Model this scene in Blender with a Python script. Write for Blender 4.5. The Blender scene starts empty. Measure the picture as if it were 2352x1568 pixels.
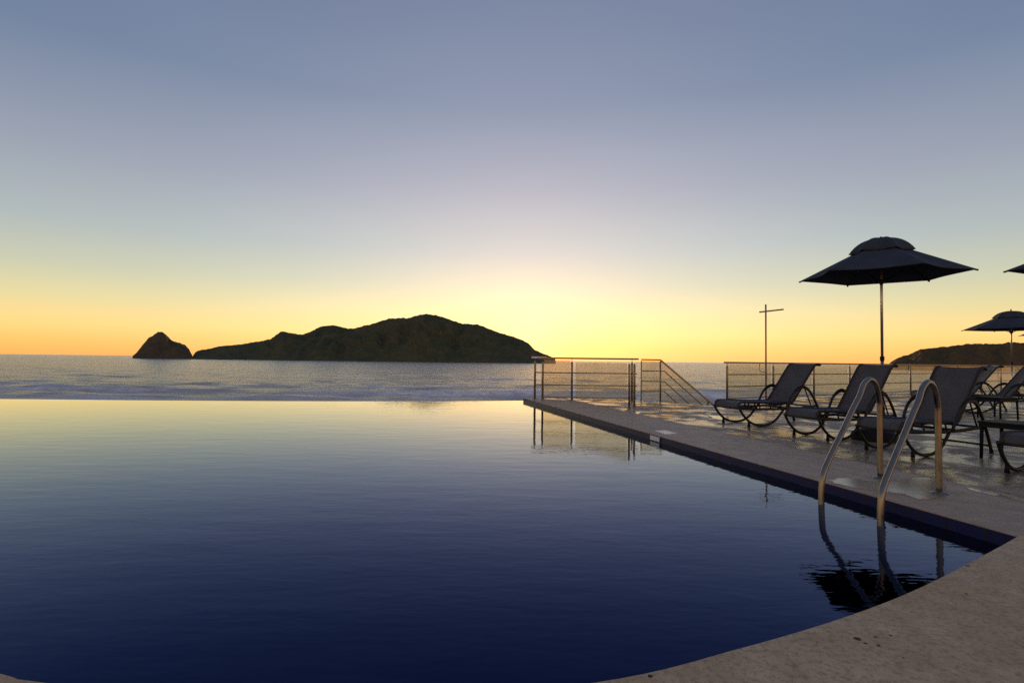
import bpy, bmesh, math, random
import numpy as np
from mathutils import Vector, Matrix, noise as mn

random.seed(7)
S = bpy.context.scene
COL = S.collection
R = math.radians

# ------------------------------------------------------------------ camera
F = 1280.0            # focal length in pixels of a 2352 wide picture
CAM = Vector((0, 0, 1.0))
PITCH = math.atan(42.5 / F)
ROLL = math.atan(0.012)
cam = bpy.data.cameras.new('camera')
camo = bpy.data.objects.new('camera', cam)
COL.objects.link(camo)
cam.sensor_width = 36
cam.lens = 36 * F / 2352
cam.clip_start = 0.05
cam.clip_end = 90000
CM = Matrix.Rotation(math.pi / 2 + PITCH, 3, 'X') @ Matrix.Rotation(ROLL, 3, 'Z')
camo.matrix_world = Matrix.Translation(CAM) @ CM.to_4x4()
S.camera = camo


def ray(px, py):
    return (CM @ Vector(((px - 1176) / F, -(py - 784) / F, -1))).normalized()


def ground(px, py, h=0.0):
    d = ray(px, py)
    return CAM + d * ((h - CAM.z) / d.z)


def at_depth(px, py, Y):
    d = ray(px, py)
    return CAM + d * (Y / d.y)


# ------------------------------------------------------------------ helpers
def tag(o, label=None, cat=None, group=None, kind=None):
    if label: o['label'] = label
    if cat: o['category'] = cat
    if group: o['group'] = group
    if kind: o['kind'] = kind
    return o


def empty(name, loc, rz=0.0):
    o = bpy.data.objects.new(name, None)
    o.empty_display_size = 0.2
    COL.objects.link(o)
    o.location = loc
    o.rotation_euler = (0, 0, rz)
    return o


def copy_tree(o, parent=None):
    c = o.copy()
    COL.objects.link(c)
    c.parent = parent
    for ch in list(o.children):
        copy_tree(ch, c)
    return c


class MB:
    def __init__(self):
        self.v, self.f, self.s = [], [], []

    def add(self, vs, fs, smooth=False):
        n = len(self.v)
        self.v += [tuple(p) for p in vs]
        for f in fs:
            self.f.append(tuple(i + n for i in f))
            self.s.append(smooth)
        return self

    def box(self, c, size, rz=0.0):
        hx, hy, hz = size[0] / 2, size[1] / 2, size[2] / 2
        m = Matrix.Rotation(rz, 3, 'Z')
        vs = [Vector(c) + m @ Vector((sx * hx, sy * hy, sz * hz)) for sx in (-1, 1) for sy in (-1, 1) for sz in (-1, 1)]
        return self.add(vs, [(0, 1, 3, 2), (4, 6, 7, 5), (0, 4, 5, 1), (2, 3, 7, 6), (0, 2, 6, 4), (1, 5, 7, 3)])

    def beam(self, a, b, w, h):
        """rectangular bar from a to b, width w sideways, height h upward"""
        a, b = Vector(a), Vector(b)
        d = (b - a).normalized()
        up = Vector((0, 0, 1))
        if abs(d.z) > 0.95: up = Vector((1, 0, 0))
        s = d.cross(up).normalized(); u = s.cross(d).normalized()
        vs = []
        for p in (a, b):
            for i, j in ((-1, -1), (1, -1), (1, 1), (-1, 1)):
                vs.append(p + s * (i * w / 2) + u * (j * h / 2))
        return self.add(vs, [(3, 2, 1, 0), (4, 5, 6, 7), (0, 1, 5, 4), (1, 2, 6, 5), (2, 3, 7, 6), (3, 0, 4, 7)])

    def tube(self, pts, r, seg=10, cap=True):
        pts = [Vector(p) for p in pts]
        n = len(pts)
        rs = r if isinstance(r, (list, tuple)) else [r] * n
        T = []
        for i in range(n):
            a = pts[max(i - 1, 0)]; b = pts[min(i + 1, n - 1)]
            T.append((b - a).normalized())
        ref = Vector((0, 0, 1)) if abs(T[0].z) < 0.9 else Vector((1, 0, 0))
        nrm = T[0].cross(ref).normalized()
        vs, fs = [], []
        for i in range(n):
            if i:
                q = T[i - 1].rotation_difference(T[i])
                nrm = (q @ nrm).normalized()
            bn = T[i].cross(nrm).normalized()
            for k in range(seg):
                a = 2 * math.pi * k / seg
                vs.append(pts[i] + (nrm * math.cos(a) + bn * math.sin(a)) * rs[i])
        for i in range(n - 1):
            for k in range(seg):
                k2 = (k + 1) % seg
                fs.append((i * seg + k, i * seg + k2, (i + 1) * seg + k2, (i + 1) * seg + k))
        self.add(vs, fs, True)
        if cap:
            m = len(self.v) - n * seg
            self.f.append(tuple(m + k for k in reversed(range(seg)))); self.s.append(False)
            self.f.append(tuple(m + (n - 1) * seg + k for k in range(seg))); self.s.append(False)
        return self

    def lathe(self, c, prof, seg=28):
        c = Vector(c)
        vs, fs = [], []
        for (r, z) in prof:
            for k in range(seg):
                a = 2 * math.pi * k / seg
                vs.append(c + Vector((r * math.cos(a), r * math.sin(a), z)))
        for i in range(len(prof) - 1):
            for k in range(seg):
                k2 = (k + 1) % seg
                fs.append((i * seg + k, i * seg + k2, (i + 1) * seg + k2, (i + 1) * seg + k))
        self.add(vs, fs, True)
        return self

    def poly(self, outline, z0, z1):
        """vertical prism over a 2-D outline"""
        n = len(outline)
        vs = [(p[0], p[1], z1) for p in outline] + [(p[0], p[1], z0) for p in outline]
        self.add(vs, [tuple(range(n))] + [(i, n + i, n + (i + 1) % n, (i + 1) % n) for i in range(n)])
        return self

    def build(self, name, mat, parent=None, fix=True, bevel=0.0):
        me = bpy.data.meshes.new(name)
        me.from_pydata(self.v, [], self.f)
        me.polygons.foreach_set('use_smooth', self.s)
        if fix:
            bm = bmesh.new(); bm.from_mesh(me)
            bmesh.ops.recalc_face_normals(bm, faces=bm.faces)
            bm.to_mesh(me); bm.free()
        me.materials.append(mat)
        me.update()
        o = bpy.data.objects.new(name, me)
        COL.objects.link(o)
        if parent is not None: o.parent = parent
        if bevel:
            b = o.modifiers.new('bevel', 'BEVEL'); b.width = bevel; b.segments = 2; b.limit_method = 'ANGLE'
        return o


def smooth_path(pts, n=8):
    """Catmull-Rom through the points"""
    P = [Vector(p) for p in pts]
    P = [P[0] * 2 - P[1]] + P + [P[-1] * 2 - P[-2]]
    out = []
    for i in range(1, len(P) - 2):
        a, b, c, d = P[i - 1:i + 3]
        for k in range(n):
            t = k / n
            out.append(0.5 * ((2 * b) + (c - a) * t + (2 * a - 5 * b + 4 * c - d) * t * t + (3 * b - a - 3 * c + d) * t ** 3))
    out.append(P[-2])
    return out


# ------------------------------------------------------------------ materials
class NT:
    """tiny node helper"""
    def __init__(self, name):
        self.m = bpy.data.materials.new(name)
        self.m.use_nodes = True
        self.t = self.m.node_tree
        for n in list(self.t.nodes): self.t.nodes.remove(n)
        self.out = self.t.nodes.new('ShaderNodeOutputMaterial')

    def n(self, kind, **kw):
        nd = self.t.nodes.new(kind)
        for k, v in kw.items():
            if k.startswith('_'): setattr(nd, k[1:], v)
            else:
                key = k.replace('_', ' ')
                s = nd.inputs[key] if key in nd.inputs else nd.inputs[int(key[1:])]
                if isinstance(v, bpy.types.NodeSocket): self.t.links.new(v, s)
                else: s.default_value = v
        return nd

    def link(self, a, b): self.t.links.new(a, b)

    def coord(self, scale=(1, 1, 1), rot=(0, 0, 0)):
        tc = self.n('ShaderNodeTexCoord')
        mp = self.n('ShaderNodeMapping')
        self.link(tc.outputs['Object'], mp.inputs['Vector'])
        mp.inputs['Scale'].default_value = scale
        mp.inputs['Rotation'].default_value = rot
        return mp.outputs['Vector']

    def noise(self, vec, scale, detail=4, rough=0.5, dist=0.0):
        nd = self.n('ShaderNodeTexNoise')
        self.link(vec, nd.inputs['Vector'])
        nd.inputs['Scale'].default_value = scale
        nd.inputs['Detail'].default_value = detail
        nd.inputs['Roughness'].default_value = rough
        nd.inputs['Distortion'].default_value = dist
        return nd.outputs['Fac']

    def ramp(self, fac, stops):
        nd = self.n('ShaderNodeValToRGB')
        self.link(fac, nd.inputs['Fac'])
        el = nd.color_ramp.elements
        while len(el) > 1: el.remove(el[-1])
        for i, (p, c) in enumerate(stops):
            e = el[0] if i == 0 else el.new(p)
            e.position = p
            if not isinstance(c, (tuple, list)): c = (c, c, c)
            e.color = (*c[:3], 1)
        return nd.outputs['Color']

    def math(self, op, a, b=None, clamp=False):
        nd = self.n('ShaderNodeMath', _operation=op)
        nd.use_clamp = clamp
        for i, x in enumerate((a, b)):
            if x is None: continue
            if isinstance(x, bpy.types.NodeSocket): self.link(x, nd.inputs[i])
            else: nd.inputs[i].default_value = x
        return nd.outputs[0]

    def mix(self, fac, a, b, blend='MIX'):
        nd = self.n('ShaderNodeMix', _data_type='RGBA')
        nd.blend_type = blend
        for s, x in ((nd.inputs[0], fac), (nd.inputs[6], a), (nd.inputs[7], b)):
            if isinstance(x, bpy.types.NodeSocket): self.link(x, s)
            else: s.default_value = x if not isinstance(x, tuple) else (*x[:3], 1)
        return nd.outputs[2]

    def bump(self, h, dist, strength=1.0, normal=None):
        nd = self.n('ShaderNodeBump')
        nd.inputs['Strength'].default_value = strength
        nd.inputs['Distance'].default_value = dist
        self.link(h, nd.inputs['Height'])
        if normal is not None: self.link(normal, nd.inputs['Normal'])
        return nd.outputs['Normal']

    def pbr(self, color, rough, normal=None, metal=0.0, spec=0.5, **kw):
        nd = self.n('ShaderNodeBsdfPrincipled')
        for s, x in (('Base Color', color), ('Roughness', rough), ('Metallic', metal), ('Specular IOR Level', spec)):
            if isinstance(x, bpy.types.NodeSocket): self.link(x, nd.inputs[s])
            else: nd.inputs[s].default_value = (*x[:3], 1) if isinstance(x, tuple) else x
        if normal is not None: self.link(normal, nd.inputs['Normal'])
        for k, v in kw.items(): nd.inputs[k.replace('_', ' ')].default_value = v
        self.link(nd.outputs[0], self.out.inputs['Surface'])
        return nd


def simple(name, col, rough, metal=0.0, var=0.12, scale=30, bump=0.0, spec=.5):
    t = NT(name)
    v = t.coord()
    nz = t.noise(v, scale, 4)
    c = t.mix(t.ramp(nz, [(0.3, 0.0), (0.7, 1.0)]), tuple(x * (1 - var) for x in col), tuple(min(1, x * (1 + var)) for x in col))
    rr = t.ramp(nz, [(0.3, max(0, rough - .06)), (0.7, rough + .06)])
    nrm = t.bump(nz, bump) if bump else None
    t.pbr(c, rr, nrm, metal, spec)
    return t.m


M = {}
M['frame'] = simple('dark_bronze_powder_coat', (0.012, 0.010, 0.009), 0.5, spec=.3, var=.2)
M['plastic'] = simple('black_resin', (0.008, 0.008, 0.009), 0.62, spec=.15, var=.2)
M['steel'] = simple('worn_stainless_steel', (0.20, 0.18, 0.16), 0.3, 1.0, var=.12, scale=14)
M['postmetal'] = simple('weathered_bronze_rail_metal', (0.27, 0.20, 0.12), 0.45, 0.55, var=.2, scale=20)
M['pole'] = simple('umbrella_pole_aluminium', (0.38, 0.36, 0.35), 0.38, 0.8, var=.1)
M['marker'] = simple('white_tile_and_rail_sheen', (0.62, 0.60, 0.58), 0.35, var=.08)
M['concrete'] = simple('concrete', (0.25, 0.23, 0.2), 0.85, var=.2, scale=3)
M['sand'] = simple('beach_sand', (0.30, 0.24, 0.17), 0.8, var=.2, scale=0.4)

# woven sling
t = NT('grey_sling_mesh')
v = t.coord()
w1 = t.n('ShaderNodeTexWave', _wave_type='BANDS'); t.link(v, w1.inputs['Vector']); w1.inputs['Scale'].default_value = 60
w2 = t.n('ShaderNodeTexWave', _wave_type='BANDS', _bands_direction='Y'); t.link(v, w2.inputs['Vector']); w2.inputs['Scale'].default_value = 60
wv = t.math('MULTIPLY', w1.outputs['Fac'], w2.outputs['Fac'])
nz = t.noise(v, 5, 4)
c = t.mix(t.ramp(nz, [(.3, 0.), (.7, 1.)]), (0.066, 0.066, 0.074), (0.090, 0.088, 0.098))
p = t.pbr(c, 0.7, t.bump(wv, .002))
tr = t.n('ShaderNodeBsdfTranslucent'); t.link(c, tr.inputs['Color'])
mx = t.n('ShaderNodeMixShader'); mx.inputs[0].default_value = .22
t.link(p.outputs[0], mx.inputs[1]); t.link(tr.outputs[0], mx.inputs[2]); t.link(mx.outputs[0], t.out.inputs['Surface'])
M['sling'] = t.m

# umbrella cloth
t = NT('navy_canvas')
v = t.coord()
nz = t.noise(v, 3, 5)
c = t.mix(t.ramp(nz, [(.3, 0.), (.7, 1.)]), (0.024, 0.036, 0.058), (0.036, 0.052, 0.080))
p = t.pbr(c, 0.85, t.bump(t.noise(v, 9, 3), .012), spec=.25)
tr = t.n('ShaderNodeBsdfTranslucent'); t.link(c, tr.inputs['Color'])
mx = t.n('ShaderNodeMixShader'); mx.inputs[0].default_value = .15
t.link(p.outputs[0], mx.inputs[1]); t.link(tr.outputs[0], mx.inputs[2]); t.link(mx.outputs[0], t.out.inputs['Surface'])
M['canvas'] = t.m

# stone coping and dry strip
def stone(name, c1, c2, rough, patch=None, joints=None):
    t = NT(name)
    v = t.coord()
    big = t.noise(v, 1.3, 5, .6)
    fine = t.noise(v, 45, 5, .7)
    med = t.noise(v, 9, 5, .65, .4)
    c = t.mix(t.ramp(big, [(.35, 0.), (.65, 1.)]), c1, c2)
    c = t.mix(t.ramp(med, [(.35, .5), (.68, 0.)]), c, tuple(x * .55 for x in c1))
    c = t.mix(t.ramp(fine, [(.38, .55), (.52, 0.)]), c, tuple(x * .4 for x in c1))
    vo = t.n('ShaderNodeTexVoronoi'); t.link(v, vo.inputs['Vector']); vo.inputs['Scale'].default_value = 7; vo.inputs['Randomness'].default_value = 1
    pits = t.math('LESS_THAN', t.math('ADD', vo.outputs['Distance'], t.math('MULTIPLY', fine, .16)), .125)
    gate = t.math('GREATER_THAN', t.noise(v, 3.1, 2), .57)
    pits = t.math('MULTIPLY', pits, gate)
    if name.startswith('dry'):
        for (px, py, rad) in ((1969, 1468, .013), (1988, 1478, .006), (2018, 1483, .006), (2010, 1464, .005), (2046, 1460, .007), (1493, 1553.5, .009), (2221, 1300, .012), (2220, 1364, .007), (2075, 1512, .004)):
            q = ground(px, py)
            ds = t.n('ShaderNodeVectorMath', _operation='DISTANCE'); t.link(v, ds.inputs[0]); ds.inputs[1].default_value = (q.x, q.y, .003)
            k_ = t.math('LESS_THAN', t.math('ADD', ds.outputs['Value'], t.math('MULTIPLY', t.math('SUBTRACT', fine, .5), rad * 1.6)), rad)
            pits = t.math('MAXIMUM', pits, k_)
    c = t.mix(pits, c, (.035, .028, .022))
    h = t.math('ADD', t.math('MULTIPLY', fine, .35), t.math('MULTIPLY', med, .65))
    h = t.math('SUBTRACT', h, t.math('MULTIPLY', pits, .8))
    t.pbr(c, rough, t.bump(h, .006), spec=.4)
    return t.m

M['coping'] = stone('dry_sandstone_coping', (0.49, 0.335, 0.19), (0.57, 0.42, 0.265), 0.88)

# wet paving: mirror-like water film in patches over stone pavers with joints
EDGE_ANG = math.atan2(11.6, -2.62)  # direction of the pool edge
def wet(name, c1, c2, wet_stops, tile=None, wscale=1.6):
    t = NT(name)
    v = t.coord()
    vr = t.coord(rot=(0, 0, -EDGE_ANG))
    big = t.noise(v, .9, 4, .6)
    fine = t.noise(v, 38, 4, .6)
    med = t.noise(v, 5, 5, .6, .5)
    c = t.mix(t.ramp(big, [(.35, 0.), (.65, 1.)]), c1, c2)
    c = t.mix(t.ramp(med, [(.4, .45), (.65, 0.)]), c, tuple(x * .5 for x in c1))
    film = t.noise(t.coord(scale=(1, 1.0, 1)), wscale, 6, .62, .6)
    w = t.ramp(film, wet_stops)
    hh = t.math('MULTIPLY', fine, .5)
    if tile:
        br = t.n('ShaderNodeTexBrick')
        t.link(vr, br.inputs['Vector'])
        br.inputs['Scale'].default_value = 1.0
        br.inputs['Brick Width'].default_value = tile; br.inputs['Row Height'].default_value = tile
        br.inputs['Mortar Size'].default_value = .007; br.offset = .5
        br.inputs['Mortar Smooth'].default_value = .3
        br.inputs['Color1'].default_value = (.8, .8, .8, 1); br.inputs['Color2'].default_value = (1.15, 1.12, 1.1, 1)
        br.inputs['Mortar'].default_value = (.35, .33, .3, 1)
        c = t.mix(1.0, c, br.outputs['Color'], 'MULTIPLY')
        hh = t.math('SUBTRACT', hh, t.math('MULTIPLY', br.outputs['Fac'], 1.2))
    c = t.mix(w, c, tuple(x * .55 for x in c1))
    rough = t.mix(w, (.6,) * 3, (.12,) * 3)
    dry = t.bump(t.math('ADD', hh, t.math('MULTIPLY', med, .8)), .006)
    rip = t.bump(t.noise(v, 13, 4, .65), .008)
    nm = t.n('ShaderNodeMix', _data_type='VECTOR'); t.link(w, nm.inputs[0]); t.link(dry, nm.inputs[4]); t.link(rip, nm.inputs[5])
    t.pbr(c, rough, nm.outputs[1], spec=.5)
    return t.m

M['paver'] = wet('wet_stone_pavers', (0.24, 0.17, 0.11), (0.32, 0.235, 0.165), [(.44, 0.), (.57, 1.)], tile=.6)
M['strip'] = wet('damp_stone_coping_strip', (0.35, 0.245, 0.17), (0.42, 0.305, 0.215), [(.62, 0.), (.66, 1.)], wscale=.8)

# navy mosaic of the pool
t = NT('navy_pool_mosaic')
v = t.coord()
br = t.n('ShaderNodeTexBrick'); t.link(v, br.inputs['Vector'])
br.inputs['Scale'].default_value = 1; br.inputs['Brick Width'].default_value = .05; br.inputs['Row Height'].default_value = .05
br.inputs['Mortar Size'].default_value = .003; br.offset = 0
br.inputs['Color1'].default_value = (.003, .006, .05, 1); br.inputs['Color2'].default_value = (.005, .009, .07, 1); br.inputs['Mortar'].default_value = (.008, .010, .03, 1)
t.pbr(br.outputs['Color'], .45, spec=.25)
M['mosaic'] = t.m

# pool water: clear tinted water over the mosaic, mirror by Fresnel
t = NT('pool_water')
v = t.coord(scale=(1, 1, 1))
n1 = t.noise(t.coord(scale=(.55, 1.5, 1), rot=(0, 0, .12)), 3.2, 3, .55)
n2 = t.noise(v, .8, 2, .5)
n3 = t.noise(t.coord(scale=(.6, 1.4, 1)), 14, 2, .5)
h = t.math('ADD', t.math('ADD', t.math('MULTIPLY', n1, .5), t.math('MULTIPLY', n2, .35)), t.math('MULTIPLY', n3, .10))
nr = t.bump(h, .0040)
frs = []
for ior, pw, gn in ((1.225, 1.46, 1.62), (1.27, 1.40, 1.52), (1.44, 1.2, 1.27)):          # blue tint and steep-view darkening of the reflection put into its colour
    fr = t.n('ShaderNodeFresnel'); fr.inputs['IOR'].default_value = ior; t.link(nr, fr.inputs['Normal']); frs.append(t.math('MULTIPLY', t.math('POWER', fr.outputs[0], pw), gn, clamp=True))
cc = t.n('ShaderNodeCombineColor')
for i_, f_ in enumerate(frs): t.link(f_, cc.inputs[i_])
gl = t.n('ShaderNodeBsdfGlossy'); gl.inputs['Roughness'].default_value = .02; t.link(cc.outputs[0], gl.inputs['Color']); t.link(nr, gl.inputs['Normal'])
tc_ = t.mix(frs[2], (.05, .12, .45), (0., 0., 0.))
tp = t.n('ShaderNodeBsdfTransparent'); t.link(tc_, tp.inputs['Color'])
mx = t.n('ShaderNodeAddShader'); t.link(tp.outputs[0], mx.inputs[0]); t.link(gl.outputs[0], mx.inputs[1])
t.link(mx.outputs[0], t.out.inputs['Surface'])
M['poolwater'] = t.m

# sea
t = NT('sea_water')
v = t.coord(scale=(.5, 1.3, 1))
n1 = t.noise(v, .28, 6, .62, .3)
n2 = t.noise(v, 1.6, 4, .6)
n3 = t.noise(t.coord(scale=(.35, 1, 1)), .035, 3, .5)
at = t.n('ShaderNodeAttribute', _attribute_name='foam')
fn = t.noise(t.coord(scale=(.5, 1.2, 1)), .9, 5, .65)
foam = t.math('MULTIPLY', at.outputs['Fac'], t.ramp(fn, [(.34, .5), (.55, 1.)]), clamp=True)
c = t.mix(foam, (.17, .16, .178), (.82, .79, .80))
ro = t.mix(foam, (.18,) * 3, (.8,) * 3)
h = t.math('ADD', t.math('MULTIPLY', n1, 1.0), t.math('MULTIPLY', n2, .10))
t.pbr(c, ro, t.bump(h, 1.7), spec=.5, IOR=1.333)
M['sea'] = t.m

# scrub covered rock
def land(name, a, b, c_, s):
    t = NT(name)
    v = t.coord()
    n1 = t.noise(v, .012 * s, 5, .6); n2 = t.noise(v, .07 * s, 5, .7, .4)
    c = t.mix(t.ramp(n1, [(.4, 0.), (.6, 1.)]), a, b)
    c = t.mix(t.ramp(n2, [(.45, 0.), (.62, .6)]), c, c_)
    t.pbr(c, .95, t.bump(n2, 5.0 / s), spec=.1)
    return t.m

M['island'] = land('scrub_covered_island_rock', (.070, .070, .033), (.042, .056, .028), (.105, .085, .05), .7)
M['islet'] = land('bare_islet_rock', (.075, .06, .038), (.055, .05, .03), (.10, .075, .05), 1)
M['headland'] = land('wooded_headland', (.10, .060, .024), (.07, .05, .02), (.12, .075, .03), 1)

# railing glass
t = NT('salt_hazed_railing_glass')
nz = t.noise(t.coord(), 1.2, 4)
lw = t.n('ShaderNodeLayerWeight'); lw.inputs['Blend'].default_value = .5
frf = t.math('ADD', t.math('MULTIPLY', t.math('POWER', lw.outputs['Facing'], 5.0), .40), .03)
gl = t.n('ShaderNodeBsdfGlossy'); gl.inputs['Roughness'].default_value = .03
tp = t.n('ShaderNodeBsdfTransparent'); tp.inputs['Color'].default_value = (.95, .90, .79, 1)
tl = t.n('ShaderNodeBsdfTranslucent'); tl.inputs['Color'].default_value = (.92, .80, .60, 1)
m0 = t.n('ShaderNodeMixShader'); t.link(t.ramp(nz, [(.3, .09), (.7, .16)]), m0.inputs[0]); t.link(tp.outputs[0], m0.inputs[1]); t.link(tl.outputs[0], m0.inputs[2])
mx = t.n('ShaderNodeMixShader'); t.link(frf, mx.inputs[0]); t.link(m0.outputs[0], mx.inputs[1]); t.link(gl.outputs[0], mx.inputs[2])
t.link(mx.outputs[0], t.out.inputs['Surface'])
M['glass'] = t.m

# ------------------------------------------------------------------ world (sky after sunset)
SUN_DIR = ray(1212, 798)
SUN_EL = math.asin(SUN_DIR.z)
W = bpy.data.worlds.new('World'); S.world = W; W.use_nodes = True
wt = NT.__new__(NT); wt.t = W.node_tree
for n in list(wt.t.nodes): wt.t.nodes.remove(n)
wt.out = wt.t.nodes.new('ShaderNodeOutputWorld')


def lin(r, g, b):
    f = lambda x: (x / 255 / 12.92) if x / 255 <= .04045 else ((x / 255 + .055) / 1.055) ** 2.4
    return (f(r), f(g), f(b))


tc = wt.n('ShaderNodeTexCoord')
sep = wt.n('ShaderNodeSeparateXYZ'); wt.link(tc.outputs['Generated'], sep.inputs[0])
z = sep.outputs['Z']
base = wt.ramp(z, [(0.0, lin(250, 176, 84)), (.02, lin(252, 192, 98)), (.045, lin(246, 208, 124)), (.085, lin(216, 205, 148)),
                   (.13, lin(186, 190, 164)), (.19, lin(160, 172, 172)), (.29, lin(136, 145, 162)), (.42, lin(93, 115, 145)),
                   (.62, lin(84, 103, 138)), (1.0, lin(100, 112, 136))])
dt = wt.n('ShaderNodeVectorMath', _operation='DOT_PRODUCT'); wt.link(tc.outputs['Generated'], dt.inputs[0]); dt.inputs[1].default_value = SUN_DIR
ang = wt.math('ARCCOSINE', wt.math('MINIMUM', dt.outputs['Value'], .99999))


def glow(sigma, power, color, strength):
    e = wt.math('MULTIPLY', wt.math('POWER', wt.math('DIVIDE', ang, R(sigma)), power), -1.0)
    e = wt.math('EXPONENT', e)
    e = wt.math('MULTIPLY', e, strength)
    cc = wt.n('ShaderNodeVectorMath', _operation='SCALE'); cc.inputs[0].default_value = color; wt.link(e, cc.inputs['Scale'])
    return cc.outputs[0]


def vadd(a, b):
    n = wt.n('ShaderNodeVectorMath', _operation='ADD'); wt.link(a, n.inputs[0]); wt.link(b, n.inputs[1]); return n.outputs[0]


# sky away from the sunset brightened and warmed, added fill light for the foreground
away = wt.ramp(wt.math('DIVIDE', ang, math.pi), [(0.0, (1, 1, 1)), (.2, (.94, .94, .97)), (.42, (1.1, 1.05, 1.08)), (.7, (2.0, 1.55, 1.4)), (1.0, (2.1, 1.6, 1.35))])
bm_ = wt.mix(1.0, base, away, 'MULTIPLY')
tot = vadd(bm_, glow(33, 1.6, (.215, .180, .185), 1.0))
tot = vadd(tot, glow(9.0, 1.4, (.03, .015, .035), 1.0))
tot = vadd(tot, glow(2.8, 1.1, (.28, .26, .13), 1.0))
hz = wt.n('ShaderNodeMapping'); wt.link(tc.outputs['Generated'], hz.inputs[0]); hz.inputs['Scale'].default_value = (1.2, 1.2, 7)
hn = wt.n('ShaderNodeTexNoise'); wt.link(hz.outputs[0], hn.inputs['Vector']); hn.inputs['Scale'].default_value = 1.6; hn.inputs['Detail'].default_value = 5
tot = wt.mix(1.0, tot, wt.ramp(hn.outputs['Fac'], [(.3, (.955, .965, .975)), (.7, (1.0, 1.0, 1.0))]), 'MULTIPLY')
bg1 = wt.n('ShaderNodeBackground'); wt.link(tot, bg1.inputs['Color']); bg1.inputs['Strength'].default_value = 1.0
sky = wt.n('ShaderNodeTexSky'); sky.sky_type = 'NISHITA'; sky.sun_disc = False
sky.sun_elevation = SUN_EL
sky.sun_rotation = math.atan2(SUN_DIR.x, SUN_DIR.y)
sky.air_density = 1.0; sky.dust_density = 0.5
bg2 = wt.n('ShaderNodeBackground'); wt.link(sky.outputs[0], bg2.inputs['Color']); bg2.inputs['Strength'].default_value = .05
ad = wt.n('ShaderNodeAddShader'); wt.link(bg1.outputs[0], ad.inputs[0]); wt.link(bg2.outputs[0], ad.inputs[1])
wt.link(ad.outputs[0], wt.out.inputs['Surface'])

sl = bpy.data.lights.new('sun', 'SUN'); sl.energy = 2.0; sl.angle = R(.5); sl.color = (1, .72, .42)
so = bpy.data.objects.new('sun', sl); COL.objects.link(so)
so.rotation_euler = SUN_DIR.to_track_quat('Z', 'Y').to_euler()

S.view_settings.view_transform = 'Standard'
S.view_settings.look = 'None'
S.view_settings.exposure = 0
S.view_settings.gamma = 1
S.render.engine = 'CYCLES'
S.cycles.use_denoising = False
S.cycles.max_bounces = 8
S.cycles.transparent_max_bounces = 12

# ------------------------------------------------------------------ pool and deck
WL = -0.085
far0 = ground(1202, 914)                     # far corner of the deck
near0 = ground(2340, 1231)                   # where the edge meets the foreground coping
ed = (near0 - far0).normalized()
eperp = Vector((-ed.y, ed.x, 0))             # away from the pool, towards the deck
if eperp.x < 0: eperp = -eperp
rail_dir = Vector((.857, .515, 0)).normalized()
RP0 = Vector((5.6, 14.5, 0))                 # first post of the right railing

# arc of the foreground coping
arc_px = [(2340, 1231), (2285, 1262), (2125, 1345), (1950, 1415), (1700, 1490), (1370, 1568)]
arc = [ground(*p) for p in arc_px]
arc += [Vector((-.6, 1.60, 0)), ground(95, 1568), ground(0, 1548), Vector((-2.35, 2.02, 0)), Vector((-3.6, 2.95, 0)), Vector((-5.6, 4.6, 0)), Vector((-9, 7.6, 0)), Vector((-13.5, 11.6, 0))]
arc = smooth_path(arc, 10)

# infinity edge of the pool (far side)
lip = [Vector((-14.6, 13.0, 0)), Vector((-12.4, 13.45, 0)), Vector((-8.5, 13.6, 0)), Vector((-4.4, 14.0, 0)), Vector((-1.5, 14.5, 0)), Vector((.36, 15.0, 0))]
lip = smooth_path(lip, 6)

# pool outline = far0 .. near0 .. arc .. lip
pool_out = [far0] + list(arc) + lip
wat = MB()
wat.add([(p.x, p.y, WL) for p in pool_out], [tuple(range(len(pool_out)))])
o = wat.build('pool_water', M['poolwater'], fix=False)
if o.data.polygons[0].normal.z < 0: o.data.flip_normals()
tag(o, kind='structure')

# basin: floor and navy tiled walls
fl = MB(); fl.add([(p.x, p.y, -1.25) for p in pool_out], [tuple(range(len(pool_out)))])
walls = [far0] + list(arc)
cx, cy = -2.0, 8.0
ring = []
for i, p in enumerate(walls):
    c = Vector((cx, cy, 0)) - p; c.z = 0
    ring.append(p + c.normalized() * .006)
n = len(ring)
vs = [(p.x, p.y, -.007) for p in ring] + [(p.x, p.y, -1.25) for p in ring]
fl.add(vs, [(i, i + 1, n + i + 1, n + i) for i in range(n - 1)])
# thin weir wall below the water at the far side
lp = [(p.x, p.y) for p in lip]
vs = []
for (x, y) in lp: vs += [(x, y, WL - .004), (x, y + .02, WL - .02), (x, y - .02, -1.25), (x, y + .25, -6)]
m = len(fl.v)
for i in range(len(lp) - 1):
    pass
fs = []
for i in range(len(lp) - 1):
    a, b = i * 4, (i + 1) * 4
    fs += [(a, b, b + 1, a + 1), (a, a + 2, b + 2, b), (a + 1, b + 1, b + 3, a + 3)]
fl.add(vs, fs)
o = fl.build('pool_basin', M['mosaic'], fix=False)
tag(o, kind='structure')

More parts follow.
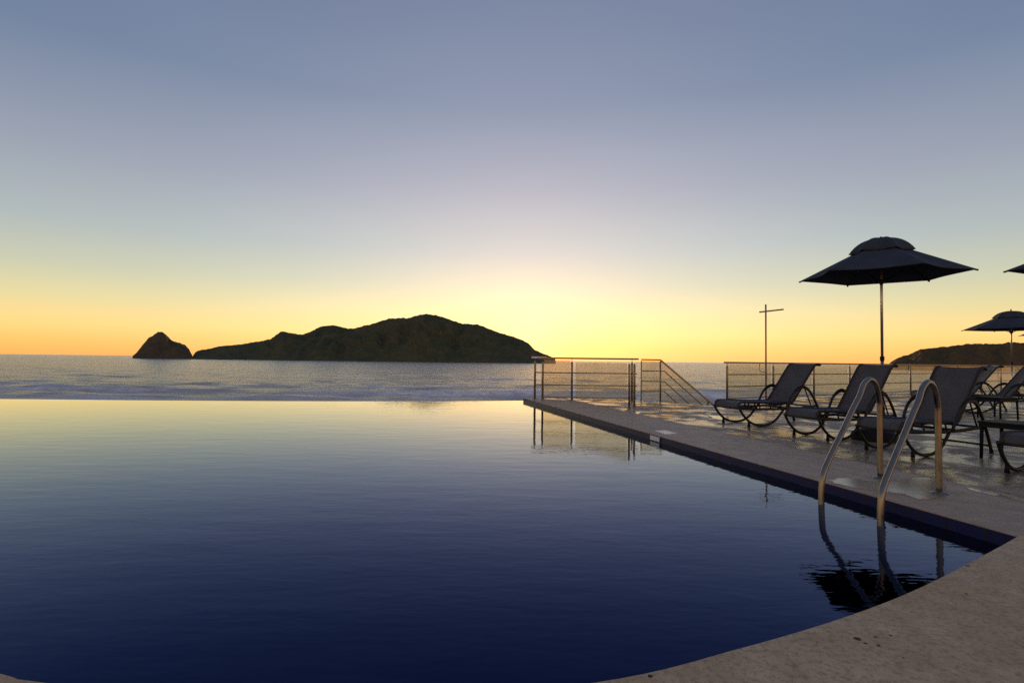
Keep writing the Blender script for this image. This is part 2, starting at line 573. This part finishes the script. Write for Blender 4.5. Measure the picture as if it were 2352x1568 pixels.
# deck: pavers and a coping strip along the pool
SW = 1.12
s_far = far0 + eperp * SW
s_near = near0 + eperp * SW
notch = [(3.35, 14.3), (4.75, 12.7), (5.5, 14.42)]
deck = [(s_far.x + .0, s_far.y), ] + notch
for tt in (4, 10, 20, 34): 
    q = RP0 + rail_dir * tt + Vector((-.1, .25, 0)); deck.append((q.x, q.y))
deck += [(34, 4), (16, 1.0), (s_near.x + 1.5, s_near.y - .3), (s_near.x, s_near.y)]
o = MB().poly(deck, -.35, -.0).build('deck_paving', M['paver']); tag(o, kind='structure')
g = .006
a, b = far0, near0
strip = [(a.x, a.y), (s_far.x - eperp.x * g, s_far.y - eperp.y * g), (s_near.x - eperp.x * g, s_near.y - eperp.y * g), (b.x, b.y)]
o = MB().poly(strip, -.05, .0).build('pool_coping_strip', M['strip'], bevel=.002); tag(o, kind='structure')
# far strip between the coping and the notch (left of the stairs)
# foreground coping
arc_xy = [(p.x, p.y) for p in arc]
cop = arc_xy + [(-15, 10), (-12, -5), (16, -5), (16, .9), (s_near.x + 1.5, s_near.y - .36), (s_near.x - .01, s_near.y - .02)]
o = MB().poly(cop, -.07, .003).build('foreground_coping', M['coping']); tag(o, kind='structure')
# supporting walls under the deck and stairs down to the beach
sup = [(p[0] * .995 + .02, p[1] - .12) for p in deck[:8]] + [(30, 5), (3.3, 5), (far0.x + .15, far0.y - .3)]
o = MB().poly(sup, -6.2, -.36).build('terrace_retaining_wall', M['concrete']); tag(o, 'plain concrete retaining wall carrying the pool terrace above the beach', 'wall')
st = MB()
for k in range(10):
    st.box((3.9 + k * .28, 14.75 - .0 * k, -.18 - k * .17 - .4), (.3, 1.0, .8))
o = st.build('beach_stairs', M['concrete']); tag(o, 'concrete steps going down to the beach behind the glass railing opening', 'stairs')

# depth marker tiles
q = [ground(*p) for p in ((1503.6, 989.2), (1529.6, 988.2), (1555.6, 995.4), (1528.6, 997.2))]
mk = MB(); mk.poly([(p.x, p.y) for p in q], .0, .004)
o = mk.build('deck_marker_tile', M['marker']); tag(o, 'pale square tile lying flat on the dry coping strip by the pool', 'marker tile')
a = ground(1486.6, 996.2); b = ground(1516, 1001.7)
off = -eperp * .016
ta = (a - far0).dot(ed); tb = (b - far0).dot(ed)
a = far0 + ed * ta + off; b = far0 + ed * tb + off
o = MB().beam((a.x, a.y, -.045), (b.x, b.y, -.045), .012, .06).build('edge_marker_tile', M['marker'])
tag(o, 'white rectangular tile set in the dark blue pool edge', 'marker tile')

# ------------------------------------------------------------------ pool ladder
lad = empty('pool_ladder', (0, 0, 0))
A1 = ground(2022, 1098); A2 = ground(2157, 1133)
ld = Vector((-.82, -.57, 0)).normalized()
LEG = 1.0
prof = [(0, 0), (0, .3), (0, .58), (.012, .70), (.075, .82), (.19, .868), (.30, .825), (.375, .735), (.50, .625), (.66, .475), (.84, .31), (.95, .205), (1.0, .14), (1.02, .06), (1.03, -.08), (1.033, -.3), (1.035, -.6), (1.035, -1.0)]
for A in (A1, A2):
    pts = smooth_path([A + ld * s_ + Vector((0, 0, zz)) for s_, zz in prof], 6)
    rl = MB().tube(pts, .0225, 14).build('grab_rail', M['steel'], lad)
    MB().lathe(A, [(0.0, .022), (.024, .022), (.03, .016), (.058, .010), (.062, 0.0), (.062, -.0)]).build('floor_flange', M['steel'], rl)
for zz in (-.32, -.60, -.88):
    p1 = A1 + ld * 1.035; p2 = A2 + ld * 1.035
    MB().beam((p1.x, p1.y, zz), (p2.x, p2.y, zz), .10, .03).build('tread', M['steel'], lad)
tag(lad, 'two curved stainless steel grab rails of the pool ladder at the pool edge', 'pool ladder')

# ------------------------------------------------------------------ railings
def railing(name, label, P0, P1, posts, h, label_group=None, levels=(.69, .38, .07), glass=99, base=0.0, hmat='postmetal', overhang=(.1, .1)):
    d = (P1 - P0).normalized()
    root = empty(name, (P0.x, P0.y, base))
    nrm = Vector((-d.y, d.x, 0))
    def L(p): return (p.x - P0.x, p.y - P0.y, p.z)
    ln = (P1 - P0).length
    for tt in posts:
        p = P0 + d * tt
        x, y, _ = L(p)
        mb = MB().tube([(x, y, 0.012), (x, y, h - .11), (x, y, h - .085)], [.028, .028, .012], 12)
        mb.tube([(x, y, h - .09), (x, y, h - .02)], .008, 8)
        po = mb.build('post', M['postmetal'], root)
        MB().lathe((x, y, 0), [(.0, .014), (.05, .014), (.05, 0), ]).build('base_flange', M['postmetal'], po)
    a = P0 - d * overhang[0]; b = P0 + d * (ln + overhang[1])
    MB().beam((*L(a)[:2], h), (*L(b)[:2], h), .055, .046).build('handrail', M[hmat], root, bevel=.006)
    for z_ in levels:
        aa = P0; bb = P0 + d * ln
        MB().tube([(*(L(aa - nrm * .035)[:2]), z_), (*(L(bb - nrm * .035)[:2]), z_)], .0145, 8).build('rail_bar', M['postmetal'], root)
    if glass:
        ps = sorted(posts)
        for t0, t1 in list(zip(ps[:-1], ps[1:]))[:glass]:
            if t1 - t0 < .4: continue
            aa = P0 + d * (t0 + .04) + nrm * .05; bb = P0 + d * (t1 - .04) + nrm * .05
            MB().beam((*L(aa)[:2], h / 2 + .0), (*L(bb)[:2], h / 2 + .0), .01, h - .08).build('glass_panel', M['glass'], root)
    tag(root, label, 'railing', label_group)
    return root

railing('glass_railing', 'long bronze railing with glass panels behind the sun loungers', RP0, RP0 + rail_dir * 31.2, [1.95 * k for k in range(17)], 1.0)
B = ground(1247, 919); E = Vector((3.1, 14.15, 0))
Bp = Vector((B.x, 14.2, 0))
r2 = railing('glass_railing', 'short glass railing with four posts at the far corner of the deck over the sea', Bp, Vector((3.17, 14.15, 0)), [0, .74, 2.26], 1.06, overhang=(.1, .05), glass=1)
# side return of that railing, towards the corner
Ap = ground(1232, 916)
railing('railing_return', 'narrow railing end with its sky reflection painted as a pale handrail at the far corner of the deck', Vector((.60, 14.32, 0)), Vector((.80, 14.26, 0)), [0.0], 1.075, levels=(.69, .38), glass=0, overhang=(.09, .09), hmat='marker')  # white handrail colour stands in for sky reflected on its top
# pair of free posts with the clear glass leaf between the corner and the stairs
gate = empty('glass_gate', (0, 0, 0))
D = ground(1445, 938); Eg = ground(1457, 934.6)
for p in (D, Eg):
    MB().tube([(p.x, p.y, .012), (p.x, p.y, .93), (p.x, p.y, .95)], [.024, .024, .01], 12).lathe((p.x, p.y, 0), [(0, .014), (.05, .014), (.05, 0)]).build('post', M['postmetal'], gate)
Cp = Vector((Bp.x + .80, 14.12, 0))
MB().beam((Cp.x + .03, Cp.y, .5), (D.x - .04, D.y + .05, .5), .01, .92).build('glass_panel', M['glass'], gate)
tag(gate, 'pair of short bronze posts with a clear glass leaf before the stairs', 'gate')
# stair railing going down to the beach
sr = empty('stair_railing', (0, 0, 0))
h0 = 1.04
top0 = at_depth(1473, 825.5, 14.0); top1 = at_depth(1517, 826.5, 14.0); top2 = at_depth(1650, 940, 14.0)
top3 = top2 + (top2 - top1) * .45
MB().beam(top0, top1, .045, .036).beam(top1, top3, .045, .036).build('handrail', M['postmetal'], sr)
for dz in (.28, .54, .79):
    MB().tube([top0 - Vector((0, 0, dz)), top1 + Vector((.1, 0, -dz)), top3 - Vector((0, 0, dz))], .0135, 8).build('rail_bar', M['postmetal'], sr)
for p, ln in ((top0, 1.04), (top1, 1.04), (top2 - (top2 - top1) * .18, 1.0)):
    MB().tube([p - Vector((0, 0, .03)), p - Vector((0, 0, ln))], .014 if p is top0 else .02, 10).build('post', M['postmetal'], sr)
gp = MB()
def quad_panel(a0, a1, dz):
    th = Vector((0, .01, 0)); sh = Vector((0, .04, 0))
    a0 = a0 + sh - Vector((0, 0, .03)); a1 = a1 + sh - Vector((0, 0, .03)); D_ = Vector((0, 0, dz))
    vs = [a0, a1, a1 - D_, a0 - D_, a0 + th, a1 + th, a1 - D_ + th, a0 - D_ + th]
    return MB().add(vs, [(0, 1, 2, 3), (7, 6, 5, 4), (0, 4, 5, 1), (1, 5, 6, 2), (2, 6, 7, 3), (3, 7, 4, 0)])
quad_panel(top0, top1, .97).build('glass_panel', M['glass'], sr)
quad_panel(top1 + Vector((.02, 0, 0)), top3, 1.0).build('glass_panel', M['glass'], sr)
tag(sr, 'railing with sloping handrail following the stairs down to the beach', 'stair railing')

# mast with crossbar beside the railing
mp = at_depth(1759.5, 900, 15.0); mp.z = 0
ms = empty('cross_mast', (mp.x, mp.y, 0))
MB().tube([(0, 0, 0), (0, 0, 2.58)], .021, 10).build('mast', M['postmetal'], ms)
MB().tube([(-.17, 0, 2.37), (.50, .05, 2.455)], .021, 10).build('crossbar', M['postmetal'], ms)
MB().tube(smooth_path([(0, -.02, .76), (-.12, -.02, .765), (-.17, -.02, .79), (-.18, -.02, .86), (-.18, -.02, .97)], 4), .009, 8).build('bracket', M['postmetal'], ms)
tag(ms, 'thin metal mast with a short crossbar standing by the railing', 'mast')

# ------------------------------------------------------------------ sun lounger
def make_lounger():
    root = empty('sun_lounger', (0, 0, 0))
    HW = .325
    SW_ = .272
    seatp = [(-.005, .285), (.0, .335), (.03, .368), (.08, .38), (.3, .375), (.65, .362), (1.0, .36)]
    backp = [(1.0, .36), (1.04, .39), (1.18, .58), (1.34, .80), (1.45, .945), (1.50, .985), (1.545, .992), (1.58, .97)]
    def cloth(prof, name, sag):
        pr = smooth_path([(p[0], 0, p[1]) for p in prof], 4)
        ny = 8
        vs, fs = [], []
        for i, p in enumerate(pr):
            for j in range(ny + 1):
                y = -SW_ + (2 * SW_) * j / ny
                q = 1 - (y / SW_) ** 2
                e = min(1, i / 4, (len(pr) - 1 - i) / 4)
                vs.append((p.x + sag[0] * q * e, y, p.z + sag[1] * q * e))
        for i in range(len(pr) - 1):
            for j in range(ny):
                a_ = i * (ny + 1) + j
                fs.append((a_, a_ + 1, a_ + ny + 2, a_ + ny + 1))
        o = MB().add(vs, fs, True).build(name, M['sling'], root, fix=False)
        s = o.modifiers.new('thickness', 'SOLIDIFY'); s.thickness = .006
        return o
    cloth(seatp, 'seat_sling', (0, -.02))
    cloth(backp, 'back_sling', (.018, -.012))
    for s in (-1, 1):
        y = s * SW_
        r_ = .0175
        MB().tube(smooth_path([(p[0], y, p[1]) for p in seatp], 4), r_).build('seat_rail', M['frame'], root)
        MB().tube(smooth_path([(p[0], y, p[1]) for p in backp], 4), r_).build('back_rail', M['frame'], root)
        y = s * .298
        lo = MB().tube(smooth_path([(.0, y, .285), (.3, y, .272), (.7, y, .265), (1.05, y, .275), (1.3, y, .29), (1.47, y, .31)], 4), .019)
        for xx in (.18, .38, .58, .78):
            lo.tube([(xx, y, .265), (xx, s * SW_, .37)], .011, 8)
        lo.build('lower_rail', M['frame'], root)
        u = MB().tube(smooth_path([(-.01, y, .30), (.06, y, .19), (.17, y, .085), (.29, y, .03), (.42, y, .016), (.55, y, .034), (.67, y, .095), (.76, y, .185), (.83, y, .27)], 5), .0185).build('front_leg', M['frame'], root)
        MB().tube([(.17, y, .0), (.17, y, .085)], [.024, .017], 10).build('foot_glide', M['plastic'], u)
        arm = MB().tube(smooth_path([(.86, y * 1.05, .275), (.90, y * 1.07, .38), (.98, y * 1.1, .51), (1.08, y * 1.1, .585), (1.19, y * 1.1, .605), (1.29, y * 1.09, .565), (1.38, y * 1.07, .46), (1.46, y * 1.05, .33), (1.54, y * 1.03, .17), (1.60, y * 1.02, .02)], 5), .019).build('arm_leg', M['frame'], root)
        MB().tube([(1.60, y * 1.02, 0.0), (1.597, y * 1.02, .035)], [.023, .021], 10).build('foot_glide', M['plastic'], arm)
        pad = smooth_path([(1.0, y * 1.1, .535), (1.09, y * 1.1, .604), (1.19, y * 1.1, .625), (1.285, y * 1.09, .583)], 4)
        MB().tube(pad, .019, 8).build('arm_pad', M['plastic'], arm)
        # folding back support
        MB().tube([(1.24, y * .88, .66), (1.40, y * .88, .30)], .010, 8).build('back_support', M['frame'], root)
    for xx, zz, r_, k_ in ((0.0, .285, .015, 1), (.42, .268, .012, 1), (.98, .272, .014, 1), (1.40, .30, .011, .88), (1.575, .972, .014, .91)):
        MB().tube([(xx, -.298 * k_, zz), (xx, .298 * k_, zz)], r_ * 1.15).build('crossbar', M['frame'], root)
    MB().tube([(1.575, -.304, .085), (1.575, .304, .085)], .012).build('stretcher', M['frame'], root)
    return root

lg = 'sling sun loungers on the pool deck'
L0 = make_lounger()
spots = [
    (3.46, 8.98, 18, (1.04, 1, 1), 'grey sling sun lounger farthest left, foot end beside the sloping stair handrail'),
    (3.88, 7.48, 18, (.9, .93, 1), 'grey sling sun lounger seen through the left ladder grab rail'),
    (4.12, 6.27, 18, (.86, .92, .985), 'grey sling sun lounger seen behind the right ladder grab rail, left of the side table'),
    (4.64, 4.93, 27, (.92, .95, 1), 'nearest sun lounger, only its foot end in view at the right edge'),
    (9.55, 13.2, -20, (1, 1, 1), 'distant dark sun lounger with its back showing just right of the third lounger back'),
    (9.4, 12.1, -20, (1, 1, 1), 'distant dark sun lounger whose back is cut by the right edge of the photo'),
]
for i, (x, y, a_, sc_, lb) in enumerate(spots):
    o = L0 if i == 0 else copy_tree(L0)
    o.location = (x, y, 0.002); o.rotation_euler = (0, 0, R(a_)); o.scale = sc_
    tag(o, lb, 'sun lounger', lg)

# ------------------------------------------------------------------ side tables
def make_table():
    root = empty('side_table', (0, 0, 0))
    w, h = .46, .40
    MB().box((0, 0, h - .012), (w, w, .024)).build('table_top', M['plastic'], root, bevel=.006)
    fr_ = MB()
    for sx in (-1, 1):
        fr_.box((sx * (w / 2 - .02), 0, h - .045), (.022, w - .062, .038)).box((0, sx * (w / 2 - .02), h - .045), (w - .018, .022, .038))
    fr_.build('apron', M['plastic'], root)
    for sx in (-1, 1):
        for sy in (-1, 1):
            MB().tube([(sx * (w / 2 - .03), sy * (w / 2 - .03), h - .03), (sx * (w / 2 - .022), sy * (w / 2 - .022), 0)], [.02, .016], 8).build('leg', M['plastic'], root)
    return root

T0 = make_table()
T0.location = (5.38, 5.98, .002); T0.rotation_euler = (0, 0, R(25))
tag(T0, 'square dark side table between the near loungers at the right edge', 'side table', 'dark side tables')
T1 = copy_tree(T0); T1.location = (9.35, 10.75, .002); T1.rotation_euler = (0, 0, R(12))
tag(T1, 'distant small side table standing before the distant loungers', 'side table', 'dark side tables')

# ------------------------------------------------------------------ umbrellas
def make_umbrella(drop=0.0, fin=.4):
    root = empty('patio_umbrella', (0, 0, 0))
    Rr, zr = 1.20, 2.437 - drop
    zi = 2.86 - drop
    NS, NR = 60, 10
    def outline(a, r):
        # hexagon with panels pulled inward between the rib tips
        k = math.cos(math.pi / 6) / math.cos((a % (math.pi / 3)) - math.pi / 6)
        e = (a % (math.pi / 3)) / (math.pi / 3)
        return r * k * (1 - .085 * math.sin(math.pi * e))
    def shell(r0, z0, r1, z1, bulge, sagc, name, th, tipdrop=0.0):
        vs, fs = [], []
        for i in range(NR + 1):
            u = i / NR
            for k in range(NS):
                a = 2 * math.pi * k / NS
                e = (a % (math.pi / 3)) / (math.pi / 3)
                rr = outline(a, r0 + (r1 - r0) * u) if r0 + (r1 - r0) * u > 0 else 0
                zz = z0 + (z1 - z0) * (u ** bulge) + sagc * u * math.sin(math.pi * e) - tipdrop * u ** 6
                vs.append((rr * math.cos(a), rr * math.sin(a), zz))
        for i in range(NR):
            for k in range(NS):
                k2 = (k + 1) % NS
                fs.append((i * NS + k, (i + 1) * NS + k, (i + 1) * NS + k2, i * NS + k2))
        o = MB().add(vs, fs, True).build(name, M['canvas'], root, fix=False)
        s = o.modifiers.new('thickness', 'SOLIDIFY'); s.thickness = th; s.offset = -1
        return o
    shell(.16, zi + .075, Rr, zr, 1.0, -.012, 'canopy', .004)
    cap = shell(.0, zi + .195, .46, zi - .005, 2.7, -.02, 'vent_cap', .004, .03)
    for k in range(6):
        a = k * math.pi / 3
        c_, s_ = math.cos(a), math.sin(a)
        rb = MB().tube([(c_ * .04, s_ * .04, zi + .08), (c_ * Rr * .99, s_ * Rr * .99, zr - .016)], .008, 6).build('rib', M['plastic'], root)
        MB().tube([(c_ * .035, s_ * .035, zr - .10), (c_ * Rr * .52, s_ * Rr * .52, zr + .175)], .006, 6).build('strut', M['plastic'], rb)
        rp = MB().lathe((c_ * Rr, s_ * Rr, zr - .012), [(0, -.014), (.012, -.012), (.014, 0), (.01, .012), (0, .014)], 8).build('rib_tip', M['plastic'], root)
    MB().tube([(0, 0, .05), (0, 0, 1.12)], .0245, 14).build('lower_pole', M['pole'], root)
    pl = MB().tube([(0, 0, 1.10), (0, 0, zi + .19)], .0205, 14)
    pl.build('upper_pole', M['pole'], root)
    MB().lathe((0, 0, 1.08), [(.021, .05), (.032, .045), (.033, 0), (.026, -.03)], 16).build('pole_collar', M['plastic'], root)
    MB().lathe((0, 0, zr - .13), [(.021, .07), (.045, .065), (.048, .02), (.03, 0), (.021, -.02)], 16).build('runner', M['plastic'], root)
    MB().lathe((0, 0, zi + .185), [(.0, .075 * fin), (.014, .07 * fin), (.02, .055 * fin), (.012, .035 * fin), (.016, .02 * fin), (.03, .0)], 12).build('finial', M['plastic'], root)
    MB().lathe((0, 0, 0), [(.028, .32), (.030, .31), (.032, .12), (.05, .11), (.12, .095), (.28, .07), (.33, .05), (.34, .03), (.34, 0)], 32).build('base', M['plastic'], root)
    return root

U0 = make_umbrella()
up = at_depth(2027, 900, 9.01)
U0.location = (up.x, up.y, .002); U0.rotation_euler = (0, 0, R(-38))
ug = 'dark blue patio umbrellas'
tag(U0, 'open dark blue umbrella standing whole against the sky above the loungers', 'umbrella', ug)
U1 = make_umbrella(.20, 1.0)
p = at_depth(2323.5, 800, 18.8)
U1.location = (p.x, p.y, .002); U1.rotation_euler = (0, 0, R(8)); U1.scale = (1.12, 1.12, 1)
tag(U1, 'smaller dark blue umbrella in front of the wooded headland at the right', 'umbrella', ug)
U2 = copy_tree(U0); U2.scale = (1.15, 1.15, 1)
U2.location = (8.67, 7.74, .002); U2.rotation_euler = (0, 0, R(-30))
tag(U2, 'dark umbrella of which only one canopy tip enters the right edge high up', 'umbrella', ug)
U3 = copy_tree(U1)
U3.location = (23.0, 23.3, .002); U3.rotation_euler = (0, 0, R(0)); U3.scale = (1.16, 1.16, 1.04)
tag(U3, 'farthest umbrella, a tiny canopy tip at the right edge below the smaller umbrella', 'umbrella', ug)

# heavy round umbrella stand on the deck
sp = ground(2008, 1010)
sd = empty('umbrella_stand', (sp.x, sp.y, .002))
MB().lathe((0, 0, 0), [(0, .16), (.05, .158), (.12, .145), (.22, .12), (.26, .09), (.27, .05), (.27, 0)], 36).build('weight', M['plastic'], sd)
MB().tube([(0, 0, .14), (0, 0, .30)], [.034, .032], 14).build('socket', M['plastic'], sd)
tag(sd, 'black round umbrella stand on the wet deck under the foot end of the third lounger', 'umbrella stand')

# puddles on the dry strip
t = NT('rain_puddle')
p_ = t.pbr((.24, .18, .13), .17, t.bump(t.noise(t.coord(), 9, 3), .0012), spec=.9)
M['puddle'] = t.m
def puddle(px_pts, seed):
    pts = smooth_path([ground(*q, .004) for q in px_pts + px_pts[:1]], 8)[:-1]
    c = sum(pts, Vector()) / len(pts)
    out = []
    for i, q in enumerate(pts):
        k = 1 + .16 * mn.noise(Vector((q.x * 6, q.y * 6, seed))) + .10 * mn.noise(Vector((q.x * 19, q.y * 19, seed)))
        out.append(c + (q - c) * k)
    mb = MB(); mb.poly([(q.x, q.y) for q in out], .0, .0045)
    o = mb.build('puddle', M['puddle']); tag(o, kind='structure')
puddle([(1905, 1103), (1950, 1097), (2000, 1104), (2060, 1104), (2110, 1096), (2150, 1100), (2170, 1118), (2160, 1140), (2120, 1148), (2060, 1130), (1990, 1124), (1940, 1114)], 2.0)
puddle([(1628, 953), (1690, 957), (1760, 966), (1740, 972), (1680, 966), (1640, 961)], 5.0)
puddle([(2215, 1117), (2250, 1124), (2310, 1137), (2360, 1149), (2340, 1149), (2290, 1139), (2240, 1128)], 7.0)

# ------------------------------------------------------------------ land and sea
SEA = -6.0
def hor(px): return 826.5 + .012 * (px - 1176)

def heightfield(name, mat, outline, Y, front, back, res, bumps, seed):
    """outline: list of (px, py, horizon seen there)"""
    pts = []
    for (px, py, h_) in outline:
        q = at_depth(px, py - h_ + hor(px), Y)
        pts.append((q.x, max(q.z, SEA - .5)))
    xs = np.array([p[0] for p in pts]); zs = np.array([p[1] for p in pts])
    X = np.arange(xs[0] - 4, xs[-1] + 4, res)
    prof = np.interp(X, xs, zs, left=SEA - 2, right=SEA - 2)
    k = max(1, int(6 / res))
    T = np.concatenate([-np.linspace(1, 0, 46) ** 1.3, np.linspace(0, 1, 26)[1:]])
    vs = []
    for ti in T:
        ay = front if ti < 0 else back
        s = (1 - abs(ti) ** (1.55 if ti < 0 else 1.2))
        for x, p_ in zip(X, prof):
            y = Y + ti * ay
            fb = mn.fractal(Vector((x * .012 + seed, y * .012, 3.1)), .7, 2.1, 5)
            gl_ = abs(mn.noise(Vector((x * .022 + seed, y * .007, 9.0))))
            sm = mn.noise(Vector((x * .11, y * .11, seed))) * .8 + mn.noise(Vector((x * .26, y * .26, seed + 3))) * .55
            hgt = max(p_ - SEA, -1)
            e = s * (1 - s) * 4
            zz = SEA + hgt * s * (1 + e * .30 * fb) - e * hgt * gl_ * .30
            amp = min(1, hgt / 14)
            zz += sm * bumps * amp * (.35 + .65 * s)
            xx = x * (1 + (ti * ay / Y) * 1.0)    # shore follows the line of sight a little
            vs.append((xx, y, zz if s > 0.001 else SEA - 3))
    nx, ny = len(X), len(T)
    fs = [(j * nx + i, j * nx + i + 1, (j + 1) * nx + i + 1, (j + 1) * nx + i) for j in range(ny - 1) for i in range(nx - 1)]
    mb = MB(); mb.v = vs; mb.f = fs; mb.s = [True] * len(fs)
    o = mb.build(name, mat, fix=False)
    return o

def z6(u, v_): return ((350 + u * .5527) / 1.2755, (880 + v_ * .5527) / 1.2755)
def obs(px): return 819 + max(0, (px - 600)) * .0075
main_ = [(388, 297), (400, 280), (420, 268), (480, 258), (540, 243), (600, 238), (660, 230), (740, 216), (800, 205), (830, 183), (862, 163), (900, 170), (965, 181), (1010, 165), (1050, 145), (1080, 132), (1130, 129), (1180, 140), (1235, 149), (1290, 132), (1360, 116), (1430, 92), (1480, 89), (1530, 90), (1570, 78), (1610, 68), (1650, 70), (1710, 82), (1760, 100), (1820, 118), (1900, 122), (1950, 140), (2000, 160), (2060, 178), (2100, 190), (2140, 203), (2175, 225), (2200, 255), (2250, 275), (2310, 299)]
ol = [(*z6(*p_), obs(z6(*p_)[0])) for p_ in main_]
o = heightfield('island', M['island'], ol, 1500, 260, 200, 2.4, 2.6, 1.7); tag(o, kind='structure')
rock = [(70, 299), (95, 280), (120, 245), (150, 208), (180, 190), (205, 173), (230, 174), (250, 190), (275, 215), (310, 226), (345, 238), (370, 262), (388, 297)]
ol = [(*z6(*p_), obs(z6(*p_)[0])) for p_ in rock]
o = heightfield('rock_islet', M['islet'], ol, 1350, 80, 70, 1.5, 2.0, 8.2); tag(o, kind='structure')
hd = [(2038, 840), (2046, 831), (2059, 824), (2087, 815), (2115, 802), (2140, 799.5), (2162, 798), (2185, 795), (2207, 792.6), (2228, 789), (2261, 790), (2290, 789.5), (2315, 787.5), (2352, 788), (2450, 781), (2600, 774), (2900, 780), (3200, 800)]
ol = [(a_, b_, hor(a_)) for a_, b_ in hd]
o = heightfield('headland', M['headland'], ol, 900, 170, 160, 1.9, 2.2, 4.4); tag(o, kind='structure')

# sea: a fan of real waves near the beach, flattening out to the horizon
NY, NX = 520, 420
yy = np.geomspace(62, 32000, NY)
uu = np.linspace(-1.9, 1.9, NX)
U_, Y_ = np.meshgrid(uu, yy)
X_ = U_ * Y_ + U_ * 40
rng = np.random.RandomState(3)
Z_ = np.full_like(X_, SEA)
dy = np.gradient(yy)[:, None]
for k in range(70):
    wl = 1.6 * (22 / 1.6) ** rng.rand()
    th = rng.normal(0, .6)
    kx, ky = math.sin(th) * 2 * math.pi / wl, math.cos(th) * 2 * math.pi / wl
    amp = .0115 * wl ** .62
    fade = np.clip((wl / 3.0 - dy) / (wl / 3.0), 0, 1)
    ph = rng.uniform(0, 6.28)
    s_ = np.sin(kx * X_ + ky * Y_ + ph)
    Z_ += amp * fade * (s_ + .25 * s_ * s_)
foam = np.zeros_like(X_)
def sm(x, a, b): return np.clip((x - a) / (b - a), 0, 1)
def n1d(x, seed, f):
    return np.array([mn.fractal(Vector((a * f, seed, .5)), .8, 2.0, 4) for a in x])
xg = np.linspace(-260, 520, 1500)
def breaker(y0, wob, hgt, seed, foamw, cover, tail):
    cy = y0 + wob * n1d(xg, seed, .012) + 1.2 * n1d(xg, seed + 4, .09)
    act = np.clip(.5 + cover + 1.5 * n1d(xg, seed + 9, .02), 0, 1)
    C = np.interp(X_, xg, cy); A = np.interp(X_, xg, act)
    d = Y_ - C
    prof_ = np.where(d < 0, np.exp(-(d / 1.3) ** 2), np.exp(-(d / 4.0) ** 2))
    global Z_, foam
    Z_ = Z_ + hgt * (.35 + .65 * A) * prof_
    f_ = np.where(d < 0, np.exp(-(d / foamw) ** 2), np.exp(-(d / tail) ** 2)) * A
    foam = np.maximum(foam, f_)
breaker(104, 4, .75, 1.3, 4.0, .85, 9)
breaker(119, 4, .35, 5.3, 1.6, .0, 3)
breaker(131, 4, .3, 25.3, 1.3, -.15, 2)
breaker(146, 6, .38, 9.1, 1.8, -.55, 3)
breaker(190, 10, .2, 12.1, 1.5, -.8, 3)
breaker(260, 16, .2, 15.1, 1.5, -1.2, 3)
# wash on the shore in front of the first breaker
foam = np.maximum(foam, .55 * np.clip((97 - Y_) / 6, 0, 1))
co = np.stack([X_, Y_, Z_], -1).reshape(-1, 3)
ii = np.arange((NY - 1) * NX).reshape(NY - 1, NX)[:, :-1].ravel()
fa = np.stack([ii, ii + 1, ii + NX + 1, ii + NX], 1)
me = bpy.data.meshes.new('sea')
me.vertices.add(len(co)); me.vertices.foreach_set('co', co.ravel())
me.loops.add(fa.size); me.loops.foreach_set('vertex_index', fa.ravel())
me.polygons.add(len(fa)); me.polygons.foreach_set('loop_start', np.arange(0, fa.size, 4)); me.polygons.foreach_set('loop_total', np.full(len(fa), 4))
me.polygons.foreach_set('use_smooth', np.ones(len(fa), bool))
me.update(); me.validate()
at_ = me.attributes.new('foam', 'FLOAT', 'POINT'); at_.data.foreach_set('value', foam.ravel().astype(np.float32))
me.materials.append(M['sea'])
o = bpy.data.objects.new('sea', me); COL.objects.link(o); tag(o, kind='structure')
# beach between the terrace and the water
bv = [(-400, -60, -6.6), (900, -60, -6.6), (900, 50, -5.5), (900, 100, -6.9), (-400, 100, -6.9), (-400, 50, -5.5)]
o = MB().add(bv, [(0, 1, 2, 5), (5, 2, 3, 4)]).build('beach', M['sand'], fix=False); tag(o, kind='structure')
